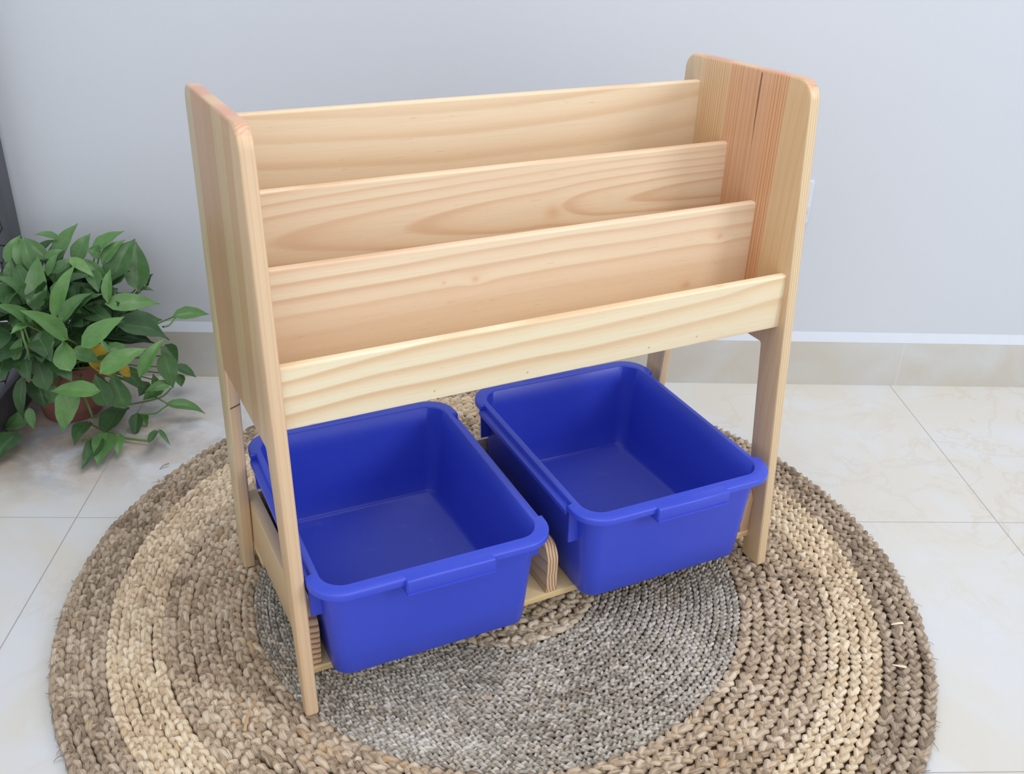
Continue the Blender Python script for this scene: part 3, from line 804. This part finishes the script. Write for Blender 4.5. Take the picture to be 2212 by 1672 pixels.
def stem(pts, r=0.0017):
    P = [Vector(p) for p in pts]
    # quadratic smoothing through the points
    out = []
    for i in range(len(P) - 1):
        p0 = P[max(i - 1, 0)]; p1 = P[i]; p2 = P[i + 1]; p3 = P[min(i + 2, len(P) - 1)]
        for k in range(5):
            t = k / 5; t2 = t * t; t3 = t2 * t
            out.append(0.5 * ((2 * p1) + (p2 - p0) * t + (2 * p0 - 5 * p1 + 4 * p2 - p3) * t2 + (3 * p1 - p0 - 3 * p2 + p3) * t3))
    out.append(P[-1])
    v, f = tube(out, r, 6); b = len(SV); SV.extend(v); SF.extend(tuple(i + b for i in q) for q in f)

# leaves as (base px, base py, tip px, tip py, width px, base depth y, tip depth y, tone)
LEAVES = [
 (127,517,73,506,22,-.12,-.14,.6),(121,556,168,481,34,-.14,-.10,.55),(165,562,195,503,34,-.14,-.10,.5),(85,546,121,517,24,-.13,-.11,.4),
 (206,540,268,498,38,-.14,-.10,.65),(224,566,271,516,28,-.15,-.11,.7),(243,610,292,513,54,-.16,-.09,.35),(298,619,293,520,48,-.12,-.05,.45),
 (318,616,331,590,20,-.06,-.05,.1),(300,625,333,628,13,-.10,-.09,.3),(237,656,345,655,38,-.24,-.20,.75),(190,668,283,669,36,-.24,-.20,.15),
 (258,702,365,732,62,-.24,-.18,.2),(262,700,350,690,46,-.20,-.14,.25),(184,744,269,682,42,-.36,-.33,.8),(78,664,82,550,42,-.28,-.19,.55),
 (120,678,163,568,34,-.30,-.22,.85),(138,728,40,667,42,-.36,-.40,.75),(64,700,-16,655,34,-.33,-.38,.6),(62,646,-14,594,34,-.26,-.30,.45),
 (35,632,-12,612,26,-.24,-.26,.2),(105,592,127,544,22,-.20,-.17,.6),(118,588,168,560,26,-.20,-.17,.4),(155,560,204,598,22,-.19,-.22,.95),
 (200,588,213,632,30,-.20,-.24,.4),(234,647,239,578,24,-.24,-.19,.8),(147,692,226,631,28,-.30,-.25,.45),(135,692,202,630,36,-.32,-.26,.5),
 (15,562,45,506,24,-.16,-.12,.7),(62,582,38,507,38,-.17,-.12,.65),(98,558,51,512,26,-.15,-.13,.55),(72,582,52,517,28,-.18,-.15,.5),
 (62,627,37,566,34,-.22,-.17,.35),(20,602,24,558,22,-.20,-.17,.3),(75,670,44,630,24,-.27,-.23,.55),(58,702,22,722,20,-.35,-.38,.85),
 (100,556,139,539,18,-.16,-.14,.55),(215,550,186,538,30,-.15,-.16,.45),(224,602,178,556,24,-.19,-.17,.6),
 (98,834,72,735,44,-.34,-.30,.35),(152,796,136,734,50,-.37,-.33,.85),(158,762,215,783,40,-.35,-.33,.6),(150,770,106,836,44,-.33,-.32,.25),
 (166,848,135,934,60,-.36,-.37,.95),(207,846,108,844,38,-.38,-.37,.85),(122,838,106,872,38,-.32,-.32,.4),(50,820,52,906,28,-.33,-.33,.1),
 (80,820,98,882,48,-.28,-.30,.08),(70,806,32,786,46,-.34,-.36,.12),(46,746,-12,788,38,-.34,-.37,.3),(32,774,48,726,24,-.35,-.33,.7),
 (60,912,6,926,44,-.36,-.38,.6),(64,884,73,928,20,-.34,-.35,.6),(32,940,-14,1002,54,-.38,-.42,.2),
 (258,940,254,986,22,-.30,-.32,.7),(216,950,176,1014,34,-.31,-.36,.1),(232,940,210,1006,46,-.33,-.37,.65),(190,914,160,962,38,-.29,-.32,.35),
 (230,932,280,882,48,-.26,-.22,.15),(296,896,292,945,28,-.24,-.27,.12),(308,896,318,922,22,-.22,-.24,.65),
 (323,955,345,930,16,-.27,-.26,.35),(345,930,368,962,10,-.26,-.28,.45),(365,874,444,892,26,-.22,-.20,.6),
 (224,802,318,751,46,-.36,-.31,.9),(306,808,358,728,32,-.30,-.24,.85),(358,748,384,786,34,-.10,-.12,.35),(382,792,424,815,22,-.10,-.09,.3),
 (356,768,374,838,40,-.18,-.20,.5),(388,810,392,836,20,-.10,-.11,.5),(365,830,312,845,22,-.20,-.22,.85),(345,842,308,864,28,-.19,-.21,.6),
 (320,828,300,856,26,-.18,-.20,.15),(228,872,205,806,42,-.33,-.31,.45),(268,876,242,804,48,-.32,-.30,.4),(268,800,306,836,34,-.25,-.24,.15),
 (380,682,452,678,30,-.14,-.10,.7),(262,766,236,738,32,-.28,-.26,.7),(237,760,211,728,10,-.32,-.30,.8),(345,850,330,806,22,-.16,-.15,.7),
]
for (bx, by, tx, ty_, wpx, yb_, yt_, tone) in LEAVES:
    k = 0.86 if by < 880 else 1.0
    B = at(bx, by, y=yb_); Tp = at(tx, ty_, y=yt_)
    if B.z < 0.012 or by > 905:
        B = at(bx, by, z=0.035); Tp = at(tx, ty_, z=0.014)
    dist = (B - CAM).dot(FW)
    w = wpx * dist / F_PX * 1.12
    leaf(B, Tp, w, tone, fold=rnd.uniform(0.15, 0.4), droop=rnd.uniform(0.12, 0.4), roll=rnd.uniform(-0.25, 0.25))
    if by < 880:   # petiole back into the clump
        mid = B.lerp(Vector((PC.x + 0.1 * rnd.uniform(-.4, .6), PC.y, 0.14)), 0.45) + Vector((0, 0.02, -0.02))
        stem([B, mid, Vector((PC.x + rnd.uniform(-.05, .05), PC.y + rnd.uniform(-.05, .05), 0.125))], 0.0016)
# inner and hidden leaves filling the clump
for i in range(125):
    a = rnd.uniform(0, 2 * math.pi); el = rnd.uniform(-0.15, 1.2); R_ = rnd.uniform(0.45, 0.80)
    cen = Vector((PC.x - 0.01, PC.y - 0.04, 0.215))
    d = Vector((math.cos(a) * math.cos(el) * 0.205, math.sin(a) * math.cos(el) * 0.185, math.sin(el) * 0.175)) * R_
    B = cen + d
    if B.y > -0.03: B.y = -0.03
    dirv = Vector((math.cos(a) * 0.8 + rnd.gauss(0, .3), math.sin(a) * 0.8 + rnd.gauss(0, .3), rnd.uniform(-0.5, 0.5))).normalized()
    Tp = B + dirv * rnd.uniform(0.06, 0.095)
    if Tp.y > -0.012: Tp.y = -0.012
    if Tp.z < 0.02: Tp.z = 0.02
    if Tp.x < -0.955: Tp.x = -0.955
    if B.x < -0.95: B.x = -0.95
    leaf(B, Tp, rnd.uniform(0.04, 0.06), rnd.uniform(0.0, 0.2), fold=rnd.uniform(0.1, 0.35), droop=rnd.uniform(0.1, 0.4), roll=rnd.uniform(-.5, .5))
    if i % 3 == 0: stem([B, cen.lerp(B, 0.5), Vector((PC.x + rnd.uniform(-.05, .05), PC.y + rnd.uniform(-.05, .05), 0.12))], 0.0015)
# trailing vines over the floor
def px3(*q):
    return [at(a, b, z=c) for a, b, c in q]
stem([Vector((PC.x + 0.04, PC.y - 0.05, 0.13))] + px3((196, 890, .05), (202, 900, .03), (225, 890, .02), (250, 874, .02)), 0.0026)
stem(px3((192, 914, .03), (215, 926, .02), (235, 935, .018), (270, 946, .012), (323, 953, .012)), 0.0024)
stem(px3((176, 953, .012), (200, 948, .012), (232, 935, .016)), 0.0022)
stem(px3((272, 875, .03), (320, 866, .03), (352, 856, .03), (370, 838, .04)), 0.0022)
stem(px3((300, 895, .03), (335, 893, .03), (352, 882, .04)) + [at(366, 873, y=-.22)], 0.0018)
stem([at(352, 706, y=-.2), at(366, 702, y=-.17), at(380, 684, y=-.14)], 0.0020)
stem([at(45, 706, y=-.36), at(52, 735, y=-.37), at(62, 765, y=-.36), at(70, 810, y=-.34)], 0.0022)
stem([at(52, 706, y=-.36), at(62, 735, y=-.35), at(75, 762, y=-.33)], 0.0018)
stem([at(117, 735, y=-.36), at(110, 760, y=-.35), at(106, 800, y=-.33), at(108, 836, y=-.31)], 0.0020)
stem([at(135, 718, y=-.36), at(138, 745, y=-.34)], 0.0018)

m = NT('pothos_leaf'); u, v, _ = m.sep(m.attr('leaf_uv', 'Vector')); tn = m.attr('leaf_tone')
P = m.coord()
nzz = m.noise(P, 60, 3)
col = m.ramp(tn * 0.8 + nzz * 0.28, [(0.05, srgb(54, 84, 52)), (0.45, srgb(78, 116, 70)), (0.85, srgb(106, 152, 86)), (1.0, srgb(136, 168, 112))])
vein = m.ramp(v.f('ABSOLUTE'), [(0.0, 0.5), (0.07, 0.0)])
col = m.mix(vein, col, srgb(118, 158, 96))
side = m.ramp(((v.f('ABSOLUTE') * 2.2 + u * 7.0)).f('FRACT'), [(0.0, 0.0), (0.8, 0.0), (0.9, 0.16), (1.0, 0.0)])
col = m.mix(side, col, srgb(40, 78, 42))
m.bump((v.f('ABSOLUTE') * 2.2 + u * 7.0).f('FRACT'), 0.15, 0.0008)
leaf_m = m.out(col, 0.40, 0.5)
# a little light passes through the blades
tr = m.n.new('ShaderNodeBsdfTranslucent'); ms = m.n.new('ShaderNodeMixShader'); ms.inputs[0].default_value = 0.16
m.l.new(col.s, tr.inputs['Color']); outn = m.n['Material Output']
m.l.new(m.bsdf.outputs[0], ms.inputs[1]); m.l.new(tr.outputs[0], ms.inputs[2]); m.l.new(ms.outputs[0], outn.inputs[0])
for q in LV:
    if q.z < 0.003: q.z = 0.003
    if q.y > -0.006: q.y = -0.006
me = mesh_from(LV, LF, 'foliage')
if len(me.vertices) == len(LUV):
    a_ = me.attributes.new('leaf_uv', 'FLOAT_VECTOR', 'POINT'); a_.data.foreach_set('vector', np.array(LUV, np.float32).ravel())
    a_ = me.attributes.new('leaf_tone', 'FLOAT', 'POINT'); a_.data.foreach_set('value', np.array(LT, np.float32))
fo = pl_part('foliage', me, leaf_m, 60)
pl_part('stem', mesh_from(SV, SF), simple('pothos_stem', srgb(106, 138, 78), 0.5, 0.3, 0.15, 40), 60)
# one leaf has turned yellow low in the clump
LV, LF, LUV, LT = [], [], [], []
leaf(at(202, 750, y=-.29), at(248, 818, y=-.27), 0.050, 0.5, fold=0.1, droop=0.1)
leaf(at(262, 792, y=-.26), at(282, 816, y=-.25), 0.022, 0.5, fold=0.1, droop=0.1)
pl_part('yellowed_leaf', mesh_from(LV, LF), simple('yellow_leaf', srgb(190, 160, 62), 0.5, 0.3, 0.15, 30), 60)['label'] = 'yellowed leaf'
